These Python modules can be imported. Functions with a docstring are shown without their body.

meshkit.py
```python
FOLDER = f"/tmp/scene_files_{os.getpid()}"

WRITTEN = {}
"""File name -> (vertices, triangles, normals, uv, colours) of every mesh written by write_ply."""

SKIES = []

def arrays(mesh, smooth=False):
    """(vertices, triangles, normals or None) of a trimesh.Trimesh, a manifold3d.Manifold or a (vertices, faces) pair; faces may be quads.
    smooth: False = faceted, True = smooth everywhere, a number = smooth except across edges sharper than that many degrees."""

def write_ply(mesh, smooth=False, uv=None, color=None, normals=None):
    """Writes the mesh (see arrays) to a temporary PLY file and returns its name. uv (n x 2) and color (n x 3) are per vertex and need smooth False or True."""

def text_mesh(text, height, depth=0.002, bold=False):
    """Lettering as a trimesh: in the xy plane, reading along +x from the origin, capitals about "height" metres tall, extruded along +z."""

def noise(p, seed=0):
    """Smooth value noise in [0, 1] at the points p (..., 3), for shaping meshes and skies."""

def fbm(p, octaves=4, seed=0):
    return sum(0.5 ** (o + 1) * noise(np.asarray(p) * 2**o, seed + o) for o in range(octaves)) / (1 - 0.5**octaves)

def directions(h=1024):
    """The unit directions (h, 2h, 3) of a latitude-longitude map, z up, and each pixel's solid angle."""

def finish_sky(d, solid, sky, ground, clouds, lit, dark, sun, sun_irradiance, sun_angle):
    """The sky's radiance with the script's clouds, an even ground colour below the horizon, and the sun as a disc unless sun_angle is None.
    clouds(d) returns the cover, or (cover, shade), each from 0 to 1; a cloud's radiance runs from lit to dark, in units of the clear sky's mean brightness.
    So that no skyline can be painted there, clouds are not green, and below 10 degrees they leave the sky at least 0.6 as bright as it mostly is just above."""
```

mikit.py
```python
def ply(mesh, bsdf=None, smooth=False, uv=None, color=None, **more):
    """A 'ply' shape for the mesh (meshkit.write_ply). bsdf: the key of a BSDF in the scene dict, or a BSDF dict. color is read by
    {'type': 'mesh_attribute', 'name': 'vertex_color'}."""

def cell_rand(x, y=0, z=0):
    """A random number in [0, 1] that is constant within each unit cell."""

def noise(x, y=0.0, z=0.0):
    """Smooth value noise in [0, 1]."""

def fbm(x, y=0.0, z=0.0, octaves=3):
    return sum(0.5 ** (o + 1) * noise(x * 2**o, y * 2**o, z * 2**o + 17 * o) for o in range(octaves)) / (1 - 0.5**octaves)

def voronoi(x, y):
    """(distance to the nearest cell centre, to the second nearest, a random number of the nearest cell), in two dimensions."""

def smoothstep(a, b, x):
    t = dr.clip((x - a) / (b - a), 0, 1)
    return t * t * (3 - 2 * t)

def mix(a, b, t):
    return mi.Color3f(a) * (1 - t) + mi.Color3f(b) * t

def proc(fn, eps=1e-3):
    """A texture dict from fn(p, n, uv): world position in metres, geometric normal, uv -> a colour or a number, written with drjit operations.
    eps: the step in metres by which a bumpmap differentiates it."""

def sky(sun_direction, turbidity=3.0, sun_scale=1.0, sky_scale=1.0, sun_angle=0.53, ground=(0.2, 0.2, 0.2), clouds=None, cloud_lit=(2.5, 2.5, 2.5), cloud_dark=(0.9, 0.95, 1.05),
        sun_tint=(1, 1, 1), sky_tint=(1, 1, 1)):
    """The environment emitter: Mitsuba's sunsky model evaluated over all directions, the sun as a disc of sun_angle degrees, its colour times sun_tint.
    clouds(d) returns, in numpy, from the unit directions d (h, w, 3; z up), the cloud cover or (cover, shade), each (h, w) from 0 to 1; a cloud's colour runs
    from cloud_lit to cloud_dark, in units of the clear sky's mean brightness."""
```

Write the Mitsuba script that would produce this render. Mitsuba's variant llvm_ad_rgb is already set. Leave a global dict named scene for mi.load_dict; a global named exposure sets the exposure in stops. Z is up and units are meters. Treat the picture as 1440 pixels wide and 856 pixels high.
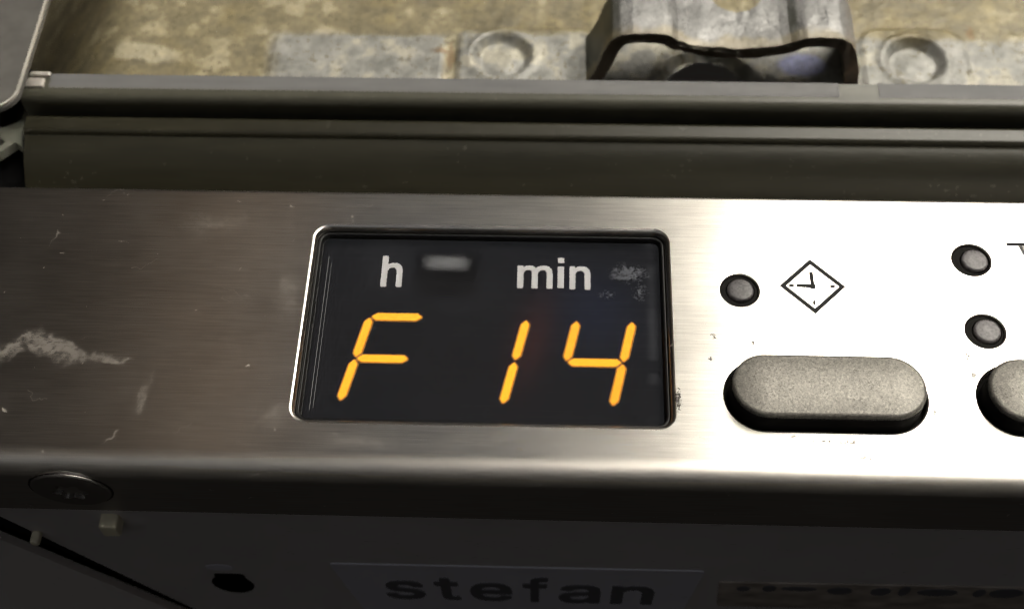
import math, random
import numpy as np, trimesh, drjit as dr, mitsuba as mi
import manifold3d as m3
from shapely.geometry import Polygon, LineString, Point, box as sbox
from shapely import affinity
import mikit, meshkit
from mikit import proc, noise, fbm, smoothstep, mix

T = mi.ScalarTransform4f
scene, labels = {}, {}
exposure = 0.0
MM = 0.001                                  # everything below is laid out in millimetres

# ------------------------------------------------------------------ camera
EYE = np.array([6.947, -71.458, 113.863])
FWD = np.array([-0.03235723, 0.54234626, -0.83953174])
UP = np.array([-0.01748912, 0.83953573, 0.54302291])
scene['camera'] = {'type': 'thinlens', 'fov': 42.418, 'fov_axis': 'x', 'near_clip': 0.01, 'far_clip': 20.0,
                   'aperture_radius': 0.0008, 'focus_distance': 0.1345,
                   'to_world': T().look_at(origin=(EYE*MM).tolist(), target=((EYE+100*FWD)*MM).tolist(), up=UP.tolist())}

# ------------------------------------------------------------------ light: the room's lamps and added fill lights, well above the appliance
scene['room_light'] = {'type': 'constant', 'radiance': {'type': 'rgb', 'value': [0.0095, 0.0085, 0.0075]}}


def lamp(key, cx, cy, cz, hx, hy, rad, label, yaw=0):
    """A lamp of the room or an added fill light: a shallow housing with a glowing diffuser under it."""
    tw = T().translate([cx, cy, cz]).rotate([0, 0, 1], yaw)
    b = trimesh.creation.box((2*hx+.03, 2*hy+.03, .05)); b.apply_translation((0, 0, .031))
    scene[key + '__housing'] = mikit.ply(b, 'lamp_white', to_world=tw)
    scene[key + '__diffuser'] = {'type': 'rectangle', 'to_world': tw @ T().rotate([1, 0, 0], 180) @ T().scale([hx, hy, 1]),
                                 'bsdf': {'type': 'ref', 'id': 'lamp_white'},
                                 'emitter': {'type': 'area', 'radiance': {'type': 'rgb', 'value': rad}}}
    labels[key] = {'label': label, 'category': 'lamp'}


scene['lamp_white'] = {'type': 'twosided', 'b': {'type': 'diffuse', 'reflectance': {'type': 'rgb', 'value': [.7, .7, .7]}}}
lamp('ceiling_lamp', 0.845, 0.63, 1.40, 0.54, 0.73, [12.5, 11.8, 10.3], 'large bright square ceiling lamp above the panel to the right')
lamp('ceiling_lamp_001', -0.425, 0.63, 1.40, 0.022, 0.73, [0.95, .68, .47], 'dim narrow tube lamp above the panel to the left')
lamp('ceiling_lamp_002', -0.138, 0.927, 1.33, 0.026, 0.0045, [3.6, 3.5, 3.3], 'tiny bright spot lamp between the two other lamps')


lamp('ceiling_lamp_004', -0.02, 0.63, 1.40, 0.30, 0.73, [0.100, 0.104, 0.114], 'added dim fill light left of the large bright ceiling lamp')  # added fill, brightens the middle of the steel panel
lamp('ceiling_lamp_003', -0.30, -0.82, 1.50, 1.0, 0.68, [0.16, 0.165, 0.175], 'added large dim cool white fill panel on the near side above the viewer')  # added fill, lights the door front and the space under the bracket


# ------------------------------------------------------------------ helpers
def obj(key, mesh, bsdf, smooth=False, uv=None, **more):
    """One entry of the scene from a mesh in millimetres."""
    n = 0; k = key
    while k in scene:
        n += 1; k = f'{key}_{n:03d}'
    if isinstance(mesh, tuple):
        mesh = (np.asarray(mesh[0], float)*MM, mesh[1])
    elif hasattr(mesh, 'to_mesh'):
        q = mesh.to_mesh(); mesh = trimesh.Trimesh(q.vert_properties[:, :3]*MM, q.tri_verts, process=False)
    else:
        mesh = mesh.copy(); mesh.apply_scale(MM)
    if uv is not None: uv = np.asarray(uv)*MM
    scene[k] = mikit.ply(mesh, bsdf, smooth=smooth, uv=uv, **more)
    return k


def lab(key, label, cat=None, **more):
    labels[key] = {'label': label, **({'category': cat} if cat else {}), **more}


def ring(w, h, r, d=0.0, n=10, c=(0, 0)):
    """Loop of a rounded rectangle w x h with corner radius r, grown by d; always 4n points."""
    r2 = max(r+d, 1e-3); p = []
    for cx, cy, a0 in ((w/2-r, h/2-r, 0), (-w/2+r, h/2-r, 90), (-w/2+r, -h/2+r, 180), (w/2-r, -h/2+r, 270)):
        for i in range(n):
            a = math.radians(a0+90*i/(n-1)); p.append((c[0]+cx+r2*math.cos(a), c[1]+cy+r2*math.sin(a)))
    return np.array(p)


def loft(rings, cap_top=False, cap_bottom=False, flip=False):
    """Strips between equal-length loops given as (xy loop, z); optional flat caps at the last / first loop."""
    n = len(rings[0][0])
    v = np.vstack([np.c_[r, np.full(n, z)] for r, z in rings]); f = []
    for k in range(len(rings)-1):
        for i in range(n):
            a, b = k*n+i, k*n+(i+1) % n
            f += [(a, b, b+n), (a, b+n, a+n)]
    v = v.tolist()
    for on, k, rev in ((cap_top, len(rings)-1, False), (cap_bottom, 0, True)):
        if on:
            base = len(v); v += [list(x) for x in np.c_[rings[k][0], np.full(n, rings[k][1])]]
            ctr = len(v); v.append([*np.mean(rings[k][0], 0), rings[k][1]])
            for i in range(n):
                t = (base+i, base+(i+1) % n, ctr); f.append(t[::-1] if rev else t)
    f = np.array(f)
    return trimesh.Trimesh(np.array(v), f[:, ::-1] if flip else f, process=False)


def extr(poly, z0, z1):
    """A polygon in xy from z0 to z1."""
    m = trimesh.creation.extrude_polygon(poly, z1-z0, engine='earcut'); m.apply_translation((0, 0, z0)); return m


def along_x(pts, x0, x1):
    """A closed (y, z) outline swept along x."""
    m = trimesh.creation.extrude_polygon(Polygon(pts), x1-x0, engine='earcut')
    v = m.vertices.copy(); m.vertices = np.c_[v[:, 2]+x0, v[:, 0], v[:, 1]]
    m.fix_normals(); return m


def arc(cx, cy, r, a0, a1, n=8):
    return [(cx+r*math.cos(math.radians(a)), cy+r*math.sin(math.radians(a))) for a in np.linspace(a0, a1, n)]


def boxm(x0, x1, y0, y1, z0, z1, r=0.25):
    """A box with rounded edges."""
    s = m3.Manifold.sphere(r, 16); r2 = r
    return m3.Manifold.batch_hull([s.translate((x, y, z)) for x in (x0+r2, x1-r2) for y in (y0+r2, y1-r2) for z in (z0+r2, z1-r2)])


def sq(x): return x*x


def blob(x, y, cx, cy, rx, ry, ang=0.0):
    """1 at the centre of an ellipse falling to 0 (mm)."""
    c, s = math.cos(math.radians(ang)), math.sin(math.radians(ang))
    u, v = (c*(x-cx)+s*(y-cy))/rx, (-s*(x-cx)+c*(y-cy))/ry
    return dr.exp(-(u*u+v*v))


def seg(x, y, ax, ay, bx, by, w):
    """1 on a stroke from a to b, falling to 0 over w (mm)."""
    dx, dy = bx-ax, by-ay
    t = dr.clip(((x-ax)*dx+(y-ay)*dy)/(dx*dx+dy*dy), 0, 1)
    return dr.exp(-(sq(x-ax-t*dx)+sq(y-ay-t*dy))/(w*w))


def rgb(*v): return {'type': 'rgb', 'value': list(v)}


# ------------------------------------------------------------------ materials
def streak(x, y, k=1.0):
    return 0.55*noise(x*0.22*k+7, y*9.0*k)+0.3*noise(x*0.45*k, y*21*k)+0.15*noise(x*0.9*k, y*37*k)


def steel_color(p, n, uv):
    x, y = uv.x*1000, uv.y*1000
    s = streak(x, y)
    cloud = fbm(x*0.09, y*0.13, 3.0)
    v = 0.60*(0.86+0.24*s)*(0.88+0.24*cloud)
    return mi.Color3f(v, v*0.955, v*0.885)


def steel_rough(base, amp):
    def fn(p, n, uv):
        x, y = uv.x*1000, uv.y*1000
        return base+0.08*smoothstep(-14.9, -16.6, y)+amp*(fbm(x*0.12+31, y*0.16, 9.0)-0.5)+0.3*amp*(noise(x*0.5, y*12)-0.5)
    return fn


def steel_bump(p, n, uv):
    return streak(uv.x*1000, uv.y*1000)


def stain(p, n, uv):
    """Dried splashes and dust on the brushed panel."""
    x, y = uv.x*1000, uv.y*1000
    fine = fbm(x*2.1, y*2.6, octaves=4)
    fine = dr.clip((fine-0.25)*2, 0, 1)
    mid = fbm(x*0.7, y*0.7, 2.0)
    x, y = x+1.6*(fbm(x*0.9, y*0.9, 5.0)-0.5), y+1.6*(fbm(x*0.9, y*0.9, 15.0)-0.5)
    a = dr.maximum(seg(x, y, -48.8, -4.6, -46.6, -2.9, 1.1), seg(x, y, -46.4, -3.0, -42.0, -4.9, 1.35))
    a = dr.maximum(a, 0.85*seg(x, y, -43, -4.6, -40.0, -5.2, 0.8))
    a = dr.maximum(a, 0.8*seg(x, y, -40.5, -5.2, -36.0, -5.4, 0.55))
    a = dr.maximum(a, 0.6*seg(x, y, -33.0, -6.8, -33.8, -11.2, 0.45))
    a = dr.maximum(a, 0.45*seg(x, y, -41.8, -2.6, -39.6, -2.7, 0.25))
    a = dr.maximum(a, 0.45*blob(x, y, -20.8, 3.4, 1.6, 4.2))
    a = dr.maximum(a, 0.45*blob(x, y, -19.6, -11.5, 2.6, 2.0))
    a = dr.maximum(a, 0.42*blob(x, y, -13.0, -13.6, 4.0, 1.5))
    a = dr.maximum(a, 0.35*blob(x, y, -2.0, -13.0, 1.6, 0.8))
    a = dr.maximum(a, 0.30*blob(x, y, -44.0, -14.8, 6.0, 1.5))
    a = dr.maximum(a, 0.25*blob(x, y, -34.0, 6.0, 9.0, 6.0))
    fine = 0.6*fine+0.4*noise(x*9, y*11, 6.0)
    solid = smoothstep(0.25, 1.0, a*(0.1+1.05*fine+0.5*mid))
    # loose bright specks, denser on the left
    cx, cy = dr.floor(x/1.7), dr.floor(y/1.7)
    rx, ry, rs = mikit.cell_rand(cx, cy, 1), mikit.cell_rand(cx, cy, 2), mikit.cell_rand(cx, cy, 3)
    d = dr.sqrt(sq(x/1.7-cx-0.2-0.6*rx)+sq(y/1.7-cy-0.2-0.6*ry))*1.7
    speck = dr.select(rs > 0.93, smoothstep(0.17, 0.05, d/(0.4+0.9*mikit.cell_rand(cx, cy, 5))), 0.0)
    film = 0.010*smoothstep(0.35, 0.8, fbm(x*0.16, y*0.2, 5.0))
    for c in ((-20.6, 2.5, 1.9, 5.0), (-19.8, -11.0, 3.0, 2.2), (-12.0, -13.8, 5.5, 1.3), (1.0, -13.6, 6.0, 1.0), (-30.0, 12.0, 5.0, 2.0), (19.9, -6.5, 1.1, 3.5)):
        film = film+0.10*smoothstep(0.3, 1.1, blob(x, y, *c)*(0.35+0.9*fine))
    for c in ((-42.2, 15.4, -40.7, 16.2), (-46.9, 8.2, -46.2, 10.4), (-27.4, 3.0, -24.9, 2.75), (-27.0, 2.2, -25.4, 2.3), (-33.6, -8.4, -34.2, -10.8), (-38.0, 6.0, -35.4, 6.9), (-29.5, -13.4, -28.2, -12.6),
              (-45.0, -9.3, -43.5, -9.9), (-40.0, 9.4, -38.8, 9.0), (-23.4, -14.5, -21.6, -14.3), (-17.0, 14.2, -12.5, 14.4), (-2.0, 14.8, 1.2, 14.9), (-36.6, -15.0, -35.2, -13.6)):
        film = film+0.16*seg(x, y, *c, 0.07)*(0.4+fine)
    return dr.clip(0.27*solid+0.45*speck+0.004+film, 0, 0.8)


def grime(p, n, uv):
    """Black greasy dirt crumbs round the openings."""
    x, y = uv.x*1000, uv.y*1000
    fine = noise(x*4.6, y*4.6, 8.0)*0.55+noise(x*11, y*11, 3.0)*0.45
    a = 0.95*blob(x, y, 19.2, -8.6, 0.55, 1.7)
    a = dr.maximum(a, 0.5*blob(x, y, 19.0, -1.5, 0.4, 6.0))
    for c in ((23.0, -1.2, .7, .7), (22.6, -3.9, .7, .4), (26.9, -2.0, .6, .4), (34.5, -12.9, 4.5, .55), (40.8, -13.2, 1.0, .5), (48.3, -5.2, .6, 1.5),
              (36.6, -14.6, 1.4, .45), (48.1, -3.0, .5, 1.6), (26.3, 1.7, .35, .7), (30.2, -12.5, .9, .4), (44.0, -9.6, .35, 1.4)):
        a = dr.maximum(a, 0.72*blob(x, y, *c))
    return smoothstep(0.45, 0.62, a*(0.2+1.15*fine))*0.9*smoothstep(-16.4, -15.6, y)


scene['brushed_steel'] = {
    'type': 'twosided', 'b': {'type': 'blendbsdf', 'weight': proc(grime),
        'a': {'type': 'blendbsdf', 'weight': proc(stain),
            'a': {'type': 'bumpmap', 'tex': proc(steel_bump, eps=3e-5), 'scale': 2.2e-6,
                  'b': {'type': 'roughconductor', 'distribution': 'ggx', 'material': 'none', 'specular_reflectance': proc(steel_color),
                        'alpha_u': proc(steel_rough(0.054, 0.018)), 'alpha_v': proc(steel_rough(0.125, 0.04))}},
            'b': {'type': 'diffuse', 'reflectance': rgb(.50, .46, .42)}},
        'b': {'type': 'diffuse', 'reflectance': rgb(.025, .022, .02)}}}
scene['rim_steel'] = {'type': 'twosided', 'b': {'type': 'roughconductor', 'distribution': 'ggx', 'material': 'none', 'specular_reflectance': rgb(.62, .6, .56), 'alpha': 0.22}}
scene['black_plastic'] = {'type': 'principled', 'base_color': rgb(.012, .012, .012), 'roughness': 0.42, 'specular': 0.5}
scene['gloss_black'] = {'type': 'principled', 'base_color': rgb(.006, .006, .0065), 'roughness': 0.4, 'specular': 0.2}
scene['dark_rubber'] = {'type': 'twosided', 'b': {'type': 'principled', 'base_color': rgb(.006, .0055, .005), 'roughness': 0.75, 'specular': 0.12}}
def screen_tint(x, y):
    c = mix((.0020, .0023, .0036), (.0042, .0034, .0042), fbm(x*.09, y*.09, 1.0))
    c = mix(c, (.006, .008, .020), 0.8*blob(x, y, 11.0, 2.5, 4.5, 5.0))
    return mix(c, (.024, .007, .007), 0.8*blob(x, y, 4.6, -1.0, 1.9, 5.0, -12))  # red blob: a faint internal reflection painted into the backing colour


scene['screen_black'] = {'type': 'principled', 'base_color': proc(lambda p, n, uv: screen_tint(p.x*1000, p.y*1000)), 'roughness': 0.7, 'specular': 0.05}
scene['print_white'] = {'type': 'diffuse', 'reflectance': rgb(.42, .415, .43)}
scene['print_black'] = {'type': 'diffuse', 'reflectance': rgb(.030, .030, .031)}
scene['print_grey'] = {'type': 'diffuse', 'reflectance': rgb(.11, .11, .11)}
scene['print_pale'] = {'type': 'diffuse', 'reflectance': rgb(.42, .41, .41)}


def glass_dirt(p, n, uv):
    x, y = p.x*1000, p.y*1000
    fine = noise(x*2.8, y*2.8)*0.5+noise(x*6.5, y*6.5, 4.0)*0.5
    a = dr.maximum(blob(x, y, 14.6, 7.0, 2.6, 1.7), 0.85*blob(x, y, 12.3, 4.3, 1.5, 0.8))
    a = dr.maximum(a, 0.8*blob(x, y, 15.8, 4.6, 1.3, 1.8))
    a = dr.maximum(a, 0.6*blob(x, y, -11.7, -0.4, 0.7, 1.2))
    a = dr.maximum(a, 0.55*blob(x, y, 4.7, -0.6, 0.6, 0.7))
    wipe = smoothstep(0.5, 0.85, noise(x*0.12+3, y*4.2))*0.006
    ring = dr.exp(-sq((x-17.0)/0.5))*0.03*smoothstep(0.3, 0.7, noise(y*0.7, 2.0))
    return dr.clip(0.17*smoothstep(0.40, 0.95, a*(0.25+1.05*fine))+0.002+0.004*fbm(x*0.2, y*0.2)+0.45*wipe+ring+0.012*blob(x, y, -11, 7, 3, 4), 0, 0.4)


scene['display_glass'] = {'type': 'blendbsdf', 'weight': proc(glass_dirt),
                          'a': {'type': 'thindielectric', 'int_ior': 1.5},
                          'b': {'type': 'twosided', 'b': {'type': 'diffuse', 'reflectance': rgb(.42, .44, .50)}}}


def cap_color(p, n, uv):
    x, y = p.x*1000, p.y*1000
    s = 0.75*noise(x*7.5, y*7.5, p.z*7000)+0.25*noise(x*4.7, y*4.7, 5.0)
    w = smoothstep(0.62, 0.9, fbm(x*0.5, y*0.6, 6.0))
    s = s+0.55*(noise(x*14, y*14, 9.0)-0.5)
    v = 0.195*(0.58+0.84*s)*(1-0.2*w)
    return mi.Color3f(v, v*0.95, v*0.86)


scene['silver_paint'] = {'type': 'bumpmap', 'tex': proc(lambda p, n, uv: noise(p.x*6000, p.y*6000, p.z*6000), eps=4e-5), 'scale': 2.2e-5,
                         'b': {'type': 'principled', 'base_color': proc(cap_color), 'metallic': 0.55, 'roughness': 0.5, 'specular': 0.4}}


def lens_color(p, n, uv):
    s = noise(p.x*5200, p.y*5200)*0.6+noise(p.x*1500, p.y*1500, 2.0)*0.4
    v = 0.085*(0.55+0.9*s)*dr.select(p.x < 0.04, 0.62, 1.0)
    return mi.Color3f(v, v*0.92, v*0.98)


scene['lens_grey'] = {'type': 'principled', 'base_color': proc(lens_color), 'roughness': 0.42, 'specular': 0.5}


def sheet_color(p, n, uv):
    """Zinc sheet with an old yellow-brown film that ends near the front edge."""
    x, y = p.x*1000, p.y*1000
    f1 = fbm(x*0.11, y*0.16, 1.0, octaves=5); f2 = fbm(x*0.45, y*0.5, 4.0, octaves=4); f3 = noise(x*2.2, y*2.2, 7.0)
    edge = 53.4+1.6*(f2-0.5)+2.2*(f1-0.5)
    film = smoothstep(edge-1.0, edge+0.8, y)
    film = dr.maximum(film, smoothstep(-29.0, -32.5, x+2.5*(f2-0.5)))
    film = dr.maximum(film, 0.8*smoothstep(-8.6, -7.9, x)*smoothstep(-6.1, -6.7, x))
    film = dr.maximum(film, 0.55*smoothstep(46.0, 44.0, x)*smoothstep(45.0, 47.0, x+2))
    zinc = mix((.17, .17, .157), (.325, .32, .30), dr.clip(1.5*f2-0.25, 0, 1))
    olive = mix((.100, .077, .030), (.30, .253, .142), dr.clip(1.5*(f1*0.5+f2*0.5)-0.25, 0, 1))
    c = mix(zinc, olive, dr.clip(film*(0.75+0.5*(f2-0.3)), 0, 1))
    pale = smoothstep(0.50, 0.66, f2)*smoothstep(0.42, 0.60, f1)
    c = mix(c, (.46, .42, .31), 0.42*pale)
    c = mix(c, (.44, .40, .29), 0.75*smoothstep(0.35, 0.7, blob(x, y, -48.0, 49.8, 6.0, 2.2, -12)*(0.4+f2)))
    dark = smoothstep(0.66, 0.78, f3)*smoothstep(0.42, 0.58, fbm(x*0.9, y*0.9, 11.0))
    c = mix(c, (.10, .085, .05), 0.65*dark)
    rust = dr.maximum(blob(x, y, -8.6, 50.5, 1.7, 0.55), dr.maximum(blob(x, y, -7.3, 49.6, 0.6, 2.6), blob(x, y, 61.0, 55.0, 0.7, 1.5)))
    c = mix(c, (.17, .105, .045), 0.7*smoothstep(0.25, 0.75, rust*(0.1+1.2*f2+0.6*f3)))
    blue = smoothstep(0.3, 0.6, blob(x, y, 38.5, 49.0, 3.6, 2.2)*(0.4+f2))
    c = mix(c, (.20, .22, .42), 0.8*blue)  # bluish reflection under the bracket, painted into the sheet colour
    return c*(0.72+0.34*f3+0.30*fbm(x*1.1, y*1.1, 21.0, octaves=4))


scene['zinc_sheet'] = {'type': 'bumpmap', 'tex': proc(lambda p, n, uv: fbm(p.x*900, p.y*900, p.z*900, octaves=4), eps=1e-4), 'scale': 2.6e-4,
                       'b': {'type': 'principled', 'base_color': proc(sheet_color), 'roughness': 0.48, 'metallic': 0.15, 'specular': 0.45}}


def bracket_color(p, n, uv):
    x, y, z = p.x*1000, p.y*1000, p.z*1000
    f = fbm(x*0.5, y*0.35, z*0.5, octaves=4); g = noise(x*4.2, y*3.2, z*3)
    g = 0.5*g+0.5*noise(x*7, y*6, z*7)
    c = mix((.09, .09, .09), (.37, .365, .36), dr.clip(1.6*(f*0.4+g*0.6)-0.3, 0, 1))
    c = mix(c, (.085, .088, .070), smoothstep(0.35, 0.75, -n.x))  # left-facing side darkened in the colour to stand for its shade
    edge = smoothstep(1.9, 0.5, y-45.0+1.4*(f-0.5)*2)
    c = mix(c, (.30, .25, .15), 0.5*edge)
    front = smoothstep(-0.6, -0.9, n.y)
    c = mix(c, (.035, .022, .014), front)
    rust = smoothstep(41.5, 44.0, x)*smoothstep(0.40, 0.65, f)
    return mix(c, (.16, .10, .06), 0.55*rust)


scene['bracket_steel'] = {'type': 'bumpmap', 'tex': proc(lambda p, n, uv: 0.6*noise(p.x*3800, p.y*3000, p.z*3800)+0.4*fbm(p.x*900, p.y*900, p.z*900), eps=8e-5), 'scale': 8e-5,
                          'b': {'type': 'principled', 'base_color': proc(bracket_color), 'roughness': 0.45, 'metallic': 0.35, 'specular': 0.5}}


def worn(base, alt, sx=0.1, sy=0.9, amp=1.0):
    def fn(p, n, uv):
        x, y, z = p.x*1000, p.y*1000, p.z*1000
        a = fbm(x*sx, (y+z)*sy, 3.0, octaves=4); b = noise(x*2.3, y*2.3, z*2.3)
        d = smoothstep(0.76, 0.84, b)*smoothstep(0.55, 0.7, fbm(x*0.5, y*0.5, z*0.5+9))
        return mix(mix(base, alt, dr.clip(a*amp, 0, 1)), (.15, .14, .12), 0.18*d)
    return fn


scene['olive_enamel'] = {'type': 'principled', 'base_color': proc(worn((.013, .0122, .0075), (.026, .024, .0145), .05, .5)), 'roughness': 0.34, 'specular': 0.4}
scene['grey_rail'] = {'type': 'principled', 'base_color': proc(worn((.045, .044, .033), (.075, .073, .055), .06, .7)), 'roughness': 0.36, 'specular': 0.5}
scene['grey_strip'] = {'type': 'principled', 'base_color': proc(worn((.10, .10, .105), (.155, .153, .152), .08, .6)), 'roughness': 0.55, 'specular': 0.35}
scene['grey_plate'] = {'type': 'principled', 'base_color': proc(worn((.085, .081, .076), (.125, .12, .113), .5, .5)), 'roughness': 0.5, 'metallic': 0.2, 'specular': 0.5}
scene['cast_grey'] = {'type': 'principled', 'base_color': proc(worn((.20, .21, .17), (.32, .32, .27), .6, .6)), 'roughness': 0.5, 'specular': 0.4}
scene['pale_metal'] = {'type': 'principled', 'base_color': proc(worn((.42, .39, .36), (.6, .57, .52), .9, .9)), 'roughness': 0.4, 'metallic': 0.3}
scene['door_grey'] = {'type': 'principled', 'base_color': proc(worn((.58, .55, .54), (.70, .67, .66), .05, .05)), 'roughness': 0.5, 'specular': 0.4}
scene['plate_grey'] = {'type': 'principled', 'base_color': proc(worn((.66, .65, .72), (.74, .73, .80), .08, .08)), 'roughness': 0.45, 'specular': 0.4}
scene['sticker_pale'] = {'type': 'principled', 'base_color': proc(worn((.20, .17, .14), (.70, .62, .54), .33, .5)), 'roughness': 0.5, 'specular': 0.4}
scene['letter_dark'] = {'type': 'diffuse', 'reflectance': rgb(.20, .196, .21)}
scene['seal_black'] = {'type': 'principled', 'base_color': rgb(.016, .014, .012), 'roughness': 0.6, 'specular': 0.3}
scene['cabinet_grey'] = {'type': 'principled', 'base_color': proc(worn((.76, .72, .69), (.84, .80, .77), .05, .05)), 'roughness': 0.5, 'specular': 0.4}
scene['clip_cream'] = {'type': 'principled', 'base_color': rgb(.85, .78, .58), 'roughness': 0.4, 'specular': 0.5}
scene['screw_steel'] = {'type': 'roughconductor', 'material': 'none', 'distribution': 'ggx', 'specular_reflectance': rgb(.42, .40, .38), 'alpha': 0.22}
scene['dark_void'] = {'type': 'diffuse', 'reflectance': rgb(.012, .011, .010)}

# ------------------------------------------------------------------ control panel: the brushed steel plate
Y0, Y1, XL, XR = -17.55, 16.5, -75.0, 90.0
R1, R2, K = 1.9, 0.5, 0.06                      # bend radii front / back; undercut of the front lip
ZB = -10.6                                       # lower edge of the front lip
DW, DH, DR = 37.0, 23.04, 1.35                   # display opening
BUTTONS = [(33.6, -7.93), (58.2, -7.93)]
BW, BH = 19.6, 7.8
LEDS = [(25.97, 4.34), (50.28, 8.62), (50.33, -0.10)]
LR = 1.95
ED, EB, EL = 0.50, 0.22, 0.15                    # rolled-edge radii of the openings
N = 14
holes = [ring(DW, DH, DR, ED, N)]+[ring(BW, BH, BH/2-.01, EB, N, c) for c in BUTTONS]+[ring(2*LR, 2*LR, LR-.005, EL, N, c) for c in LEDS]
top = Polygon([(XL, Y0+R1+.6), (XR, Y0+R1+.6), (XR, Y1-R2-.3), (XL, Y1-R2-.3)], holes)
v2, f2 = trimesh.creation.triangulate_polygon(top, engine='earcut')
verts, faces, uvs = [np.c_[v2, np.zeros(len(v2))]], [np.asarray(f2)], [np.array(v2)]
a = np.array(v2)[np.asarray(f2)]
if np.linalg.det(np.array([a[0, 1]-a[0, 0], a[0, 2]-a[0, 0]])) < 0: faces[0] = faces[0][:, ::-1]


def strip_x(path):
    """The plate bent along a (y, z) path, uv running along it."""
    p = np.array(path); s = np.r_[0, np.cumsum(np.linalg.norm(np.diff(p, axis=0), axis=1))]
    xs = np.linspace(XL, XR, 34); base = sum(len(q) for q in verts); n = len(xs)
    v, u, f = [], [], []
    for (y, z), t in zip(p, s):
        v += [(x, y, z) for x in xs]; u += [(x, p[0, 0]+(-1 if p[-1, 0] < p[0, 0] else 1)*t) for x in xs]
    for i in range(len(p)-1):
        for j in range(n-1):
            q = [(i*n+j, i*n+j+1, (i+1)*n+j+1), (i*n+j, (i+1)*n+j+1, (i+1)*n+j)]
            f += q
    f = np.array(f)
    v = np.array(v)
    nn = np.cross(v[f[0, 1]]-v[f[0, 0]], v[f[0, 2]]-v[f[0, 0]])
    if nn[2] < 0: f = f[:, ::-1]
    verts.append(v); uvs.append(np.array(u)); faces.append(f+base)


# front: flat -> bend -> lip leaning back by K -> hemmed lower edge
kb = math.degrees(math.atan(K))
bend = arc(Y0+R1, -R1, R1, 90, 180+kb, 12)
ye, ze = bend[-1]
yb = ye+K*(ze-ZB)
strip_x([(Y0+R1+.6, 0)]+bend+[(ye+K*2, ze-2), (yb, ZB), (yb+.12, ZB-.25), (yb+.45, ZB-.32), (yb+.8, ZB-.2), (yb+.8, ZB+1)])
strip_x([(Y1-R2-.3, 0)]+arc(Y1-R2, -R2, R2, 90, 0, 8)+[(Y1, -3.0), (Y1, -9.0)])
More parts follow.
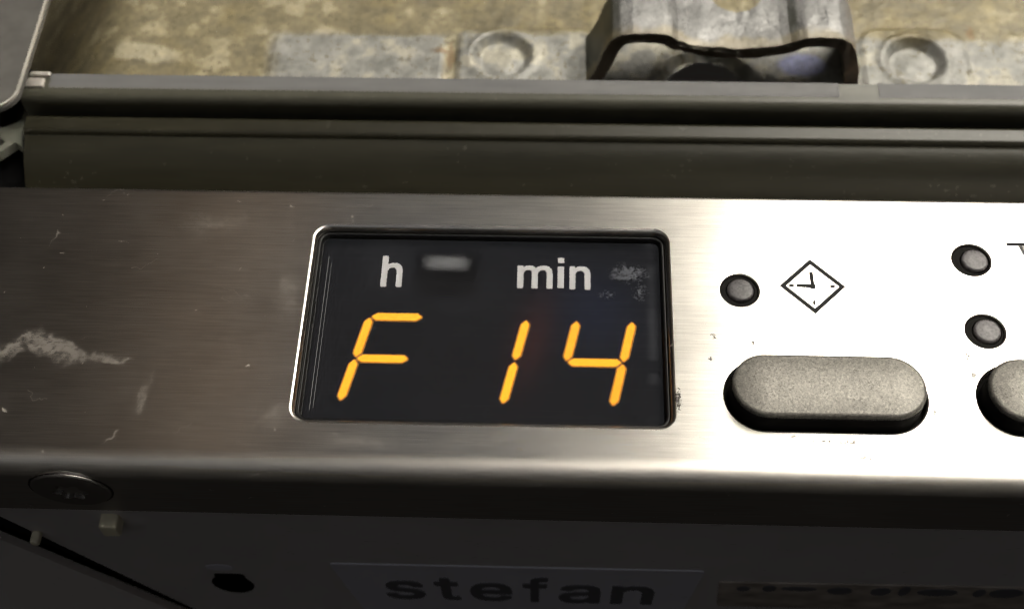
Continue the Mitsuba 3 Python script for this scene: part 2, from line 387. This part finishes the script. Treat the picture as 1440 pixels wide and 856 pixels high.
# the rolled edges of the openings
for h, e, deep in [(lambda d: ring(DW, DH, DR, d, N), ED, 1.6)]+[(lambda d, c=c: ring(BW, BH, BH/2-.01, d, N, c), EB, 1.2) for c in BUTTONS]+[(lambda d, c=c: ring(2*LR, 2*LR, LR-.005, d, N, c), EL, 1.0) for c in LEDS]:
    loops = [(h(e*(1-math.sin(t))), -e*(1-math.cos(t))) for t in np.linspace(0, math.pi/2, 7)]+[(h(0), -deep)]
    m = loft(loops[::-1])
    base = sum(len(q) for q in verts)
    verts.append(m.vertices); uvs.append(np.array(m.vertices[:, :2])); faces.append(m.faces+base)
obj('control_panel__face_plate', (np.vstack(verts), np.vstack(faces)), 'brushed_steel', smooth=True, uv=np.vstack(uvs))
lab('control_panel', 'brushed stainless steel control panel with lit display, pill shaped buttons and small round lights', 'control panel')

# ------------------------------------------------------------------ display: black bezel, backing, segments, letters, glass
P = 'control_panel__display'
bez = [(ring(DW, DH, DR, -.03, N), -2.6), (ring(DW, DH, DR, -.03, N), -.80), (ring(DW, DH, DR, -.10, N), -.72), (ring(DW, DH, DR, -.30, N), -.70), (ring(DW, DH, DR, -.42, N), -.80),
       (ring(DW, DH, DR, -.55, N), -1.12), (ring(DW, DH, DR, -.60, N), -1.30), (ring(DW, DH, DR, -.62, N), -2.5)]
obj(P, loft(bez), 'gloss_black', smooth=50)
lab(P, 'black display window reading F 14 in orange segments')
GZ, BZ = -1.22, -2.10
obj(P+'__backing', loft([(ring(DW, DH, DR, -.60, N), BZ-.3), (ring(DW, DH, DR, -.60, N), BZ)], cap_top=True), 'screen_black')
q = ring(DW-1.2, DH-1.2, .75, 0, N)
obj(P+'__glass', loft([(q, GZ-.001), (q, GZ)], cap_top=True) if False else (np.c_[np.vstack([q, [[0, 0]]]), np.full(len(q)+1, GZ)], np.array([(i, (i+1) % len(q), len(q)) for i in range(len(q))])), 'display_glass')

for x0, y0, y1, rr0 in ((-17.35, -9.6, 9.0, .075), (-17.0, -9.3, 8.2, .055)):
    rod = trimesh.creation.cylinder(rr0, y1-y0, 12); rod.apply_transform(trimesh.transformations.rotation_matrix(math.pi/2, (1, 0, 0))); rod.apply_translation((x0, (y0+y1)/2, BZ+.09))
    obj(P+'__light_guide_edge', rod, 'guide_plastic', smooth=True)
scene['guide_plastic'] = {'type': 'principled', 'base_color': rgb(.03, .03, .032), 'roughness': 0.28, 'specular': 0.5}

SH = 0.214


def shear(poly, x0): return affinity.affine_transform(poly, [1, SH, 0, 1, x0+SH*3.5, 0])


def bar(ax, ay, bx, by, w, ta, tb):
    """A display segment between two points, with pointed ends."""
    L = math.hypot(bx-ax, by-ay); h = w/2
    p = Polygon([(0, 0), (ta, h), (L-tb, h), (L, 0), (L-tb, -h), (ta, -h)]).buffer(-.12).buffer(.12, quad_segs=4)
    p = affinity.rotate(p, math.degrees(math.atan2(by-ay, bx-ax)), origin=(0, 0)); return affinity.translate(p, ax, ay)


def digit(x0, which, glow, w=5.55, yt=1.55, ym=-3.5, yb=-8.55, t=.78, g=.17):
    """x0: where the left axis meets mid height."""
    s = {'a': (g, yt, w-g, yt), 'g': (g, ym, w-g, ym), 'd': (g, yb, w-g, yb), 'f': (0, ym+g, 0, yt-g), 'e': (0, yb+g, 0, ym-g), 'b': (w, ym+g, w, yt-g), 'c': (w, yb+g, w, ym-g)}
    for k, q in zip(which, glow):
        pl = shear(bar(*s[k], t, .52, .52), x0)
        obj(P+'__glow_rim', extr(pl.buffer(.17), BZ-.05, BZ+.05), 'segment_plastic', emitter={'type': 'area', 'radiance': rgb(.075, .013, .0005)})  # added dim emissive rim imitating the glow round the segment
        obj(P+'__lit_segment', extr(pl, BZ-.05, BZ+.14), 'segment_plastic', emitter={'type': 'area', 'radiance': rgb(1.35*q, 0.46*q**1.5, .006)})


scene['segment_plastic'] = {'type': 'diffuse', 'reflectance': rgb(.3, .15, .03)}
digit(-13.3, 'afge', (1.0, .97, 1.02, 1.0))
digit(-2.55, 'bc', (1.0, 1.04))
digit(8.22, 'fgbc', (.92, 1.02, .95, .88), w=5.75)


def text(s, height, x0, y0, width, z, depth=.1, bold=True, axis=None):
    m = meshkit.text_mesh(s, height, depth, bold)
    b = m.bounds; m.apply_translation((-b[0, 0], 0, 0)); k = width/(b[1, 0]-b[0, 0])
    m.apply_scale(1); m.vertices = m.vertices*[k, 1, 1]+[x0, y0, z]
    return m


obj(P+'__letter', text('h', 3.72, -11.42, 4.95, 2.25, GZ+.01, .06), 'print_white')
for ch, x0, w in (('m', 2.95, 3.75), ('n', 8.45, 2.2)):
    obj(P+'__letter', text(ch, 3.6, x0, 5.0, w, GZ+.01, .06), 'print_white')
obj(P+'__letter', trimesh.util.concatenate([extr(sbox(7.2, 5.0, 7.88, 7.72), GZ+.01, GZ+.07), extr(sbox(7.2, 8.18, 7.88, 8.82), GZ+.01, GZ+.07)]), 'print_white')

# ------------------------------------------------------------------ buttons
for i, (cx, cy) in enumerate(BUTTONS):
    key = 'control_panel__button'+('' if i == 0 else f'_{i:03d}')
    W, H, c = BW-.9, BH-.9, (cx, cy)
    r = H/2-.01
    TOPZ = 2.3
    side = [(ring(W, H, r, .12, N, c), -1.0), (ring(W, H, r, .06, N, c), .9)]
    edge = [(ring(W, H, r, -.55*(1-math.cos(t)), N, c), TOPZ-.55+.55*math.sin(t)) for t in np.linspace(0, math.pi/2, 8)]
    crown = [(ring(W, H, r, -.55-d, N, c), TOPZ+.38*(1-(1-d/2.8)**2)) for d in (.25, .5, .8, 1.15, 1.5, 1.9, 2.3, 2.75)]
    obj(key, loft(edge+crown, cap_top=True), 'silver_paint', smooth=40)
    obj(key+'__skirt', loft(side+[(ring(W, H, r, .02, N, c), TOPZ-.72), (ring(W, H, r, -.1, N, c), TOPZ-.60)]), 'dark_rubber', smooth=40)
    obj(key+'__collar', loft([(ring(BW, BH, BH/2-.01, .6, N, c), -1.3), (ring(BW, BH, BH/2-.01, -.75, N, c), -1.3)], flip=False), 'dark_rubber')
    lab(key, ('first pill shaped silver button, wholly in view under the clock symbol', 'second pill shaped silver button, cut off by the right frame edge')[i])

# ------------------------------------------------------------------ indicator lights
for i, (cx, cy) in enumerate(LEDS):
    key = 'control_panel__indicator_light'+('' if i == 0 else f'_{i:03d}')
    c = (cx, cy)
    cr = lambda r, n=40, ox=0, oy=0: np.array([(cx+ox+r*math.cos(a), cy+oy+r*math.sin(a)) for a in np.linspace(0, 2*math.pi, n, endpoint=False)])
    ox, oy = ((.10, .05), (.35, -.05), (.22, .05))[i]
    obj(key, loft([(cr(LR-.02), -1.6), (cr(LR-.02), -.32), (cr(LR-.12), -.25), (cr(1.5, 40, ox, oy), -.25), (cr(1.42, 40, ox, oy), -.35), (cr(1.42, 40, ox, oy), -1.0)]), 'dark_rubber', smooth=35)
    obj(key+'__lens', loft([(cr(1.38, 40, ox, oy), -1.0)]+[(cr(1.38-.3*(1-math.cos(t)), 40, ox, oy), -.18+.3*math.sin(t)) for t in np.linspace(0, math.pi/2, 6)]+[(cr(.6, 40, ox, oy), .16)], cap_top=True), 'lens_grey', smooth=40)
    lab(key, ('dull grey indicator light left of the clock symbol', 'grey indicator light at the top right, beside the printed letter', 'grey indicator light just above the second button')[i])

# ------------------------------------------------------------------ printed clock symbol and letter
CX, CY, CA = 33.5, 4.956, 3.28
dia = lambda a: Polygon([(CX-a, CY), (CX, CY+a), (CX+a, CY), (CX, CY-a)])
K2 = 'control_panel__clock_symbol'
obj(K2, extr(dia(CA+.06).difference(dia(CA-.52)), -.02, .07), 'print_black')
lab(K2, 'printed black diamond with a clock face inside')
hand = LineString([(CX+.02, CY+.02), (CX-.02, CY+1.72)]).buffer(.17, cap_style='flat').union(LineString([(CX, CY+.03), (CX-1.62, CY+.06)]).buffer(.17, cap_style='flat')).union(Point(CX, CY).buffer(.33))
obj(K2+'__hands', extr(hand, -.02, .07), 'print_black')
for x, y, dx, dy in ((-2.16, .05, .28, .12), (2.05, .02, .28, .12), (0.0, -2.0, .12, .26)):
    obj(K2+'__tick', extr(affinity.scale(Point(CX+x, CY+y).buffer(1), dx, dy), -.02, .07), 'print_black')
K3 = 'control_panel__printed_letter'
obj(K3, extr(sbox(54.25, 10.52, 60.2, 10.86), -.02, .07), 'print_black')
lab(K3, 'grey printed V shaped mark with a top bar at the right frame edge')
obj(K3+'__outline', extr(Polygon([(55.45, 10.52), (55.72, 10.52), (57.35, 4.4), (59.0, 10.52), (59.25, 10.52), (57.35, 3.4)]), -.02, .07), 'print_grey')
obj(K3+'__filling', extr(Polygon([(55.76, 10.5), (58.95, 10.5), (57.35, 4.6)]), -.02, .06), 'print_pale')

# ------------------------------------------------------------------ screw on the front lip
def on_lip(m, x, z, yoff=0.0):
    """Place a mesh modelled in xy (facing +z) on the front lip at (x, z)."""
    y = ye+K*(ze-z)+yoff
    R = np.eye(4); nrm = np.array([0, -1, -K]); nrm = nrm/np.linalg.norm(nrm)
    up = np.array([0, -K, 1.0]); up /= np.linalg.norm(up)
    R[:3, 0], R[:3, 1], R[:3, 2], R[:3, 3] = (1, 0, 0), up, nrm, (x, y, z)
    m = m.copy(); m.apply_transform(R); return m


circ = lambda r, n=48: np.array([(r*math.cos(a), r*math.sin(a)) for a in np.linspace(0, 2*math.pi, n, endpoint=False)])
star = np.array([((1.55+.32*math.cos(6*a))*math.cos(a), (1.55+.32*math.cos(6*a))*math.sin(a)) for a in np.linspace(0, 2*math.pi, 48, endpoint=False)])
head = loft([(circ(3.9), -.3), (circ(3.9), .12), (circ(3.75), .26), (circ(3.3), .34), (circ(2.4), .40), (star*1.05, .42), (star, .36), (star*.93, -.7), (star*.5, -.9)], cap_top=True)
SX, SZ = -40.5, -4.75
obj('control_panel__screw', on_lip(head, SX, SZ), 'screw_steel', smooth=30)
lab('control_panel__screw', 'large flat screw head with a star recess on the dark front lip')
obj('control_panel__screw__washer', on_lip(loft([(circ(4.12), -.2), (circ(4.1), .04), (circ(3.85), .05)]), SX, SZ), 'seal_black', smooth=30)

# ------------------------------------------------------------------ behind the panel: inner door edge (olive), groove, rail, grey strips
XE = -57.6
trim = [(18.0, -40), (19.5, -21.0), (21.0, -17.5), (22.0, -15.4), (23.0, -13.5), (23.8, -12.2), (24.6, -11.05), (25.4, -10.1), (26.2, -9.3), (27.0, -8.55), (27.9, -7.85), (28.8, -7.33), (29.4, -7.10)]+arc(30.4, -7.05, .80, 172, 100, 6)+[(31.4, -6.16)]+arc(31.5, -6.75, .62, 90, 0, 6)+[(32.1, -40)]
obj('inner_door_edge', along_x(trim, XE+.6, 95), 'olive_enamel', smooth=28)
lab('inner_door_edge', 'dark olive sloping metal strip directly behind the steel control panel', 'metal strip')
rail = [(33.2, -40), (33.15, -5.6)]+arc(34.3, -5.3, 1.15, 180, 95, 10)+[(34.6, -4.18), (36.6, -4.05), (36.6, -40)]
obj('frame_rail', along_x(rail, XE, 95), 'grey_rail', smooth=28)
lab('frame_rail', 'dark grey-green frame rail behind the narrow black groove', 'rail')
for i, (x0, x1) in enumerate(((-54.3, 40.1), (44.75, 95))):
    m = along_x([(34.55, -4.35), (34.65, -4.16), (35.2, -4.0), (36.6, -3.96), (36.75, -4.05), (36.8, -4.4)], x0, x1)
    k = obj('grey_strip', m, 'grey_strip', smooth=28)
    lab(k, ('long grey flat strip on the rail in front of the rusty bracket', 'shorter grey flat strip on the rail to the right of the gap')[i], 'strip')
# chipped bright metal ends at the left of the rail
for x0, x1, y0, y1, z1 in ((-57.2, -54.9, 34.5, 35.9, -3.75), (-56.9, -54.4, 36.2, 36.9, -3.7)):
    obj('frame_rail__bare_end', boxm(x0, x1, y0, y1, -4.5, z1, .2), 'pale_metal', smooth=30)

# ------------------------------------------------------------------ galvanised sheet with pressed dimples
SZ0 = -14.0
xs, ys = np.arange(-86, 100.01, .38), np.r_[np.arange(40, 62, .3), np.arange(62, 110, 2.0)]
X, Y = np.meshgrid(xs, ys)
Z = np.full_like(X, SZ0)
ss = lambda a, b, x: np.clip((x-a)/(b-a), 0, 1)**2*(3-2*np.clip((x-a)/(b-a), 0, 1))


def pad(x0, x1, y0, y1, h, r=1.6, s=.35):
    """A raised pad with rounded corners."""
    dx = np.maximum(np.maximum(x0+r-X, X-x1+r), 0); dy = np.maximum(np.maximum(y0+r-Y, Y-y1+r), 0)
    return h*ss(s, -s, np.hypot(dx, dy)-r)


Z += pad(-6.3, 11.0, 36, 54.6, .75)+pad(-31.0, -8.2, 36, 53.3, .35)+pad(46.3, 60.0, 36, 55.2, .4, 3.0)
for cx, cy, r in ((-.5, 49.3, 3.75), (53.1, 49.6, 3.75)):
    d = np.hypot(X-cx, Y-cy)
    Z += .35*np.exp(-((d-r-.55)/.45)**2)-1.15*ss(r+.15, r-.75, d)+.25*ss(r-.9, r-2.8, d)
d = np.hypot(X-26.0, (Y-45.2))
Z -= 1.4*ss(6.15, 5.45, d)-.35*np.exp(-((d-6.6)/.5)**2)
Z += .18*(meshkit.noise(np.stack([X*.12, Y*.12, X*0], -1))-.5)
# the left side is bent down so that it falls darker
dl = np.maximum(-49.5-X, 0); Z -= np.where(dl < 8.5, .07*dl**2, .07*8.5**2+1.19*(dl-8.5))
n0, n1 = X.shape
idx = np.arange(n0*n1).reshape(n0, n1)
fq = np.stack([idx[:-1, :-1], idx[:-1, 1:], idx[1:, 1:], idx[1:, :-1]], -1).reshape(-1, 4)
fq = fq[np.hypot(X-26.0, Y-45.2).ravel()[fq].max(1) > 5.5]                     # the round hole under the bracket
obj('galvanised_sheet', (np.c_[X.ravel(), Y.ravel(), Z.ravel()], np.vstack([fq[:, [0, 1, 2]], fq[:, [0, 2, 3]]])), 'zinc_sheet', smooth=True)
obj('galvanised_sheet__hole_back', trimesh.creation.box(bounds=((14, 38.5, -60), (40, 62, -40))), 'dark_void')  # near-black block added below so the hole reads dark
lab('galvanised_sheet', 'stained galvanised metal sheet with round pressed dimples behind the rail', 'metal sheet')

# ------------------------------------------------------------------ rusty hat-shaped bracket
outer = [(9.6, -14.4), (10.9, -12.6), (11.9, -10.2), (12.6, -7.6), (13.4, -5.6), (14.5, -4.75), (16.0, -4.45), (19.9, -4.65), (20.9, -5.0), (21.7, -5.7), (22.9, -6.15), (26, -6.4), (30, -6.5),
         (34.4, -6.25), (35.5, -5.9), (36.4, -5.2), (37.4, -4.85), (40.2, -4.75), (41.8, -5.0), (43.0, -5.9), (43.9, -7.6), (44.8, -10.5), (45.3, -14.2)]
cl = LineString(outer).offset_curve(-.85)
prof = cl.buffer(.85, cap_style='flat', join_style='round', quad_segs=4)
m = trimesh.creation.extrude_polygon(prof, 7.9, engine='earcut')
v = m.vertices.copy(); m.vertices = np.c_[v[:, 0], 52.9-v[:, 2], v[:, 1]]
m.merge_vertices(); m.fix_normals()
if m.volume < 0: m.invert()
man = m3.Manifold(m3.Mesh(np.asarray(m.vertices, np.float32), np.asarray(m.faces, np.uint32)))
man = man-m3.Manifold.cylinder(20, 3.3, 3.3, 64).translate((29.3, 53.9, -15))
man = man.refine_to_length(.7)
q = man.to_mesh(); v = np.array(q.vert_properties[:, :3], float)
w = np.clip(1-(v[:, 1]-45)/2.0, 0, 1)
nz = meshkit.noise(np.stack([v[:, 0]*.9, v[:, 1]*0, v[:, 2]*.2], -1))-.5+.6*(meshkit.noise(np.stack([v[:, 0]*2.3, v[:, 1]*0, v[:, 2]*.3], -1), 3)-.5)
dip = np.exp(-((v[:, 0]-29)/5.5)**2)
v[:, 1] += w*(.30*nz-.45*dip)
v[:, 2] += .5*(meshkit.noise(v*.35, 2)-.5)+.16*(meshkit.noise(v*1.1, 5)-.5)
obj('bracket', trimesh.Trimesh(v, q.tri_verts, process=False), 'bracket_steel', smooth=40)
lab('bracket', 'rusty grey hat-shaped metal bracket with a round hole standing on the sheet', 'bracket')

# ------------------------------------------------------------------ corner plate, hinge arm, near-black blocks for the shade behind them (left)
pl = Polygon([(-95, 27.2)]+arc(-58.2, 30.5, 3.3, 270, 360, 10)[0:]+[(-54.9, 95), (-95, 95)])
pl = Polygon([(-95, 26.6), (-57.6, 26.6)]+arc(-57.9, 29.6, 3.0, 275, 360, 10)+[(-54.85, 95), (-95, 95)])
pts = np.array(pl.exterior.coords)[:-1]
pm = m3.CrossSection([np.asarray(pts)]).offset(-.3, m3.JoinType.Round, 2.0, 24)
man = m3.Manifold.batch_hull([m3.Manifold.extrude(pm, .2).translate((0, 0, 1.0)), m3.Manifold.extrude(m3.CrossSection([np.asarray(pts)]), .5).translate((0, 0, .2))])
obj('corner_plate', man, 'grey_plate', smooth=25)
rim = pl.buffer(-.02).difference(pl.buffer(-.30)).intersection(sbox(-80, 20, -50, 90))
obj('corner_plate__edge_highlight', extr(rim, .9, 1.22), 'pale_metal')  # lighter strip painted in as the edge highlight
lab('corner_plate__edge_highlight', 'pale strip painted as the highlight on the plate edge')
lab('corner_plate', 'smooth grey metal corner plate with a bright edge at the top left', 'metal plate')
arm = LineString([(-63.5, 27.6), (-61.2, 29.3), (-59.6, 30.8), (-58.6, 32.4), (-58.3, 34.6)])
ap = arm.buffer(.62).union(Polygon([(-64, 26.2), (-60.5, 28.6), (-58.9, 30.3), (-57.5, 29.4), (-57.0, 31.6), (-57.9, 35), (-58.7, 33.4), (-60.6, 32.2), (-64, 31.6)]).buffer(.25)).difference(affinity.scale(Point(-60.9, 30.0).buffer(.62), 1.1, .8))
obj('hinge_arm', extr(ap, -10.2, -8.9), 'cast_grey', smooth=25)
lab('hinge_arm', 'small grey hinge arm with an eyelet at the left frame edge', 'hinge arm')
obj('cabinet_shade', trimesh.creation.box(bounds=((-95, 16, -42), (-62.5, 46, -24))), 'dark_void')
lab('cabinet_shade', 'near black blocks standing for the shaded cabinet side below the hinge arm', 'cabinet side')
obj('cabinet_shade__wall', trimesh.creation.box(bounds=((-95, 38, -40), (-59.0, 41, -8))), 'dark_void')  # dark block added to blacken the gap left of the rail
obj('cabinet_shade__web', along_x([(17.5, -24), (27.0, -13.0), (31.5, -12.0), (31.5, -24)], -64, XE+.5), 'gloss_black')

# ------------------------------------------------------------------ below the lip: door front with name plate, sticker, clips, seal, neighbour
def front(poly, off, t, key, bsdf, smooth=False):
    """A sheet in the plane of the door front (x, z), set back by off from the lip plane, t thick."""
    m = trimesh.creation.extrude_polygon(poly, t, engine='earcut')
    v = m.vertices.copy()
    yy = ye+K*(ze-v[:, 1])+off+v[:, 2]
    m.vertices = np.c_[v[:, 0], yy, v[:, 1]]; m.fix_normals()
    return obj(key, m, bsdf, smooth)


edge_l = lambda z: -51.9+(-15.8-z)*12.0/29.4
front(Polygon([(edge_l(-6), -6), (edge_l(-90), -90), (110, -90), (110, -6)]), 1.0, 1.0, 'door_front', 'door_grey')
lab('door_front', 'dark grey door front below the control panel with a slanting left edge', 'door')
front(Polygon([(-43.3, -9), (-39.45, -17.2), (-31.9, -51), (-23, -90), (110, -90), (110, -9)]), .45, .55, 'door_front__cover_sheet', 'door_grey')
front(Polygon([(-17.6, -27.4), (23.8, -27.0), (22.5, -45), (-15.6, -45)]).buffer(.4), .25, .2, 'door_front__name_plate', 'plate_grey')
lab('door_front__name_plate', 'blurred dark name plate reading stefan')
xx = -12.6
for ch, w in (('s', 4.75), ('t', 2.9), ('e', 5.0), ('f', 3.0), ('a', 4.9), ('n', 5.0)):
    t = text(ch, 8.4, 0, 0, w, 0, .12)
    vv = t.vertices.copy(); zz = vv[:, 1]-38.8
    t.vertices = np.c_[vv[:, 0]+xx, ye+K*(ze-zz)+.25-vv[:, 2], zz]
    obj('door_front__name_plate__letter', t, 'letter_dark'); xx += w+1.25
front(Polygon([(26.6, -30.6), (100, -29.3), (100, -39), (27.3, -39)]).buffer(.3), .25, .2, 'door_front__sticker', 'sticker_pale')
lab('door_front__sticker', 'worn pale sticker with dark smudged marks at the lower right')
rs = np.random.default_rng(3); x = 28.5
while x < 66:
    w = rs.uniform(1.2, 5.0); h = rs.uniform(1.2, 3.4)
    front(affinity.scale(Point(x+w/2, -31.4-rs.uniform(0, 1)).buffer(1), w/2, h/2), .17, .08, 'door_front__sticker__mark', 'letter_dark'); x += w+rs.uniform(.3, 2.2)
# a flat dark patch put in for a hole, and a raised stud, in the door front
front(affinity.scale(Point(-30.8, -35.8).buffer(1), 2.0, 2.9).union(sbox(-31.9, -35.5, -29.3, -32.4)).buffer(.5).simplify(.1), .40, .05, 'door_front__hole_patch', 'dark_void')
front(affinity.scale(Point(-31.2, -29.6).buffer(1), 1.6, 1.0), .36, .1, 'door_front__dimple', 'plate_grey')
yz = lambda z, o: ye+K*(ze-z)+o
for i, (x0, x1, z0, z1, t) in enumerate(((-40.1, -38.2, -15.3, -12.9, 2.1), (-50.0, -49.0, -21.2, -20.2, 1.4))):
    b = boxm(x0, x1, yz(z1, 1.0)-t, yz(z0, 1.0)+.1, z0, z1, .3)
    k = obj('door_front__clip', b, 'clip_cream', smooth=30)
    lab(k, ('larger cream plastic clip just under the panel lip', 'smaller cream plastic clip on the slanting door edge')[i])
front(Polygon([(edge_l(-4)-14, -4), (edge_l(-4)+2, -4), (edge_l(-90)+2, -90), (edge_l(-90)-22, -90)]), 4.4, 1.0, 'door_seal', 'seal_black')
lab('door_seal', 'black seal running along the slanting left door edge', 'seal')
edge_c = lambda z: -56.2+(-26.7-z)*.4965
front(Polygon([(-130, -4), (edge_c(-4), -4), (edge_c(-140), -140), (-130, -140)]), 2.2, 1.0, 'neighbour_cabinet', 'cabinet_grey')
lab('neighbour_cabinet', 'blurred grey cabinet front in the lower left corner', 'cabinet')
# the dark inside of the machine under the panel
obj('machine_body', trimesh.creation.box(bounds=((-72, -1.5, -95), (95, 17.2, -20))), 'dark_void')
lab('machine_body', 'dark machine body hidden under the control panel', 'machine body')
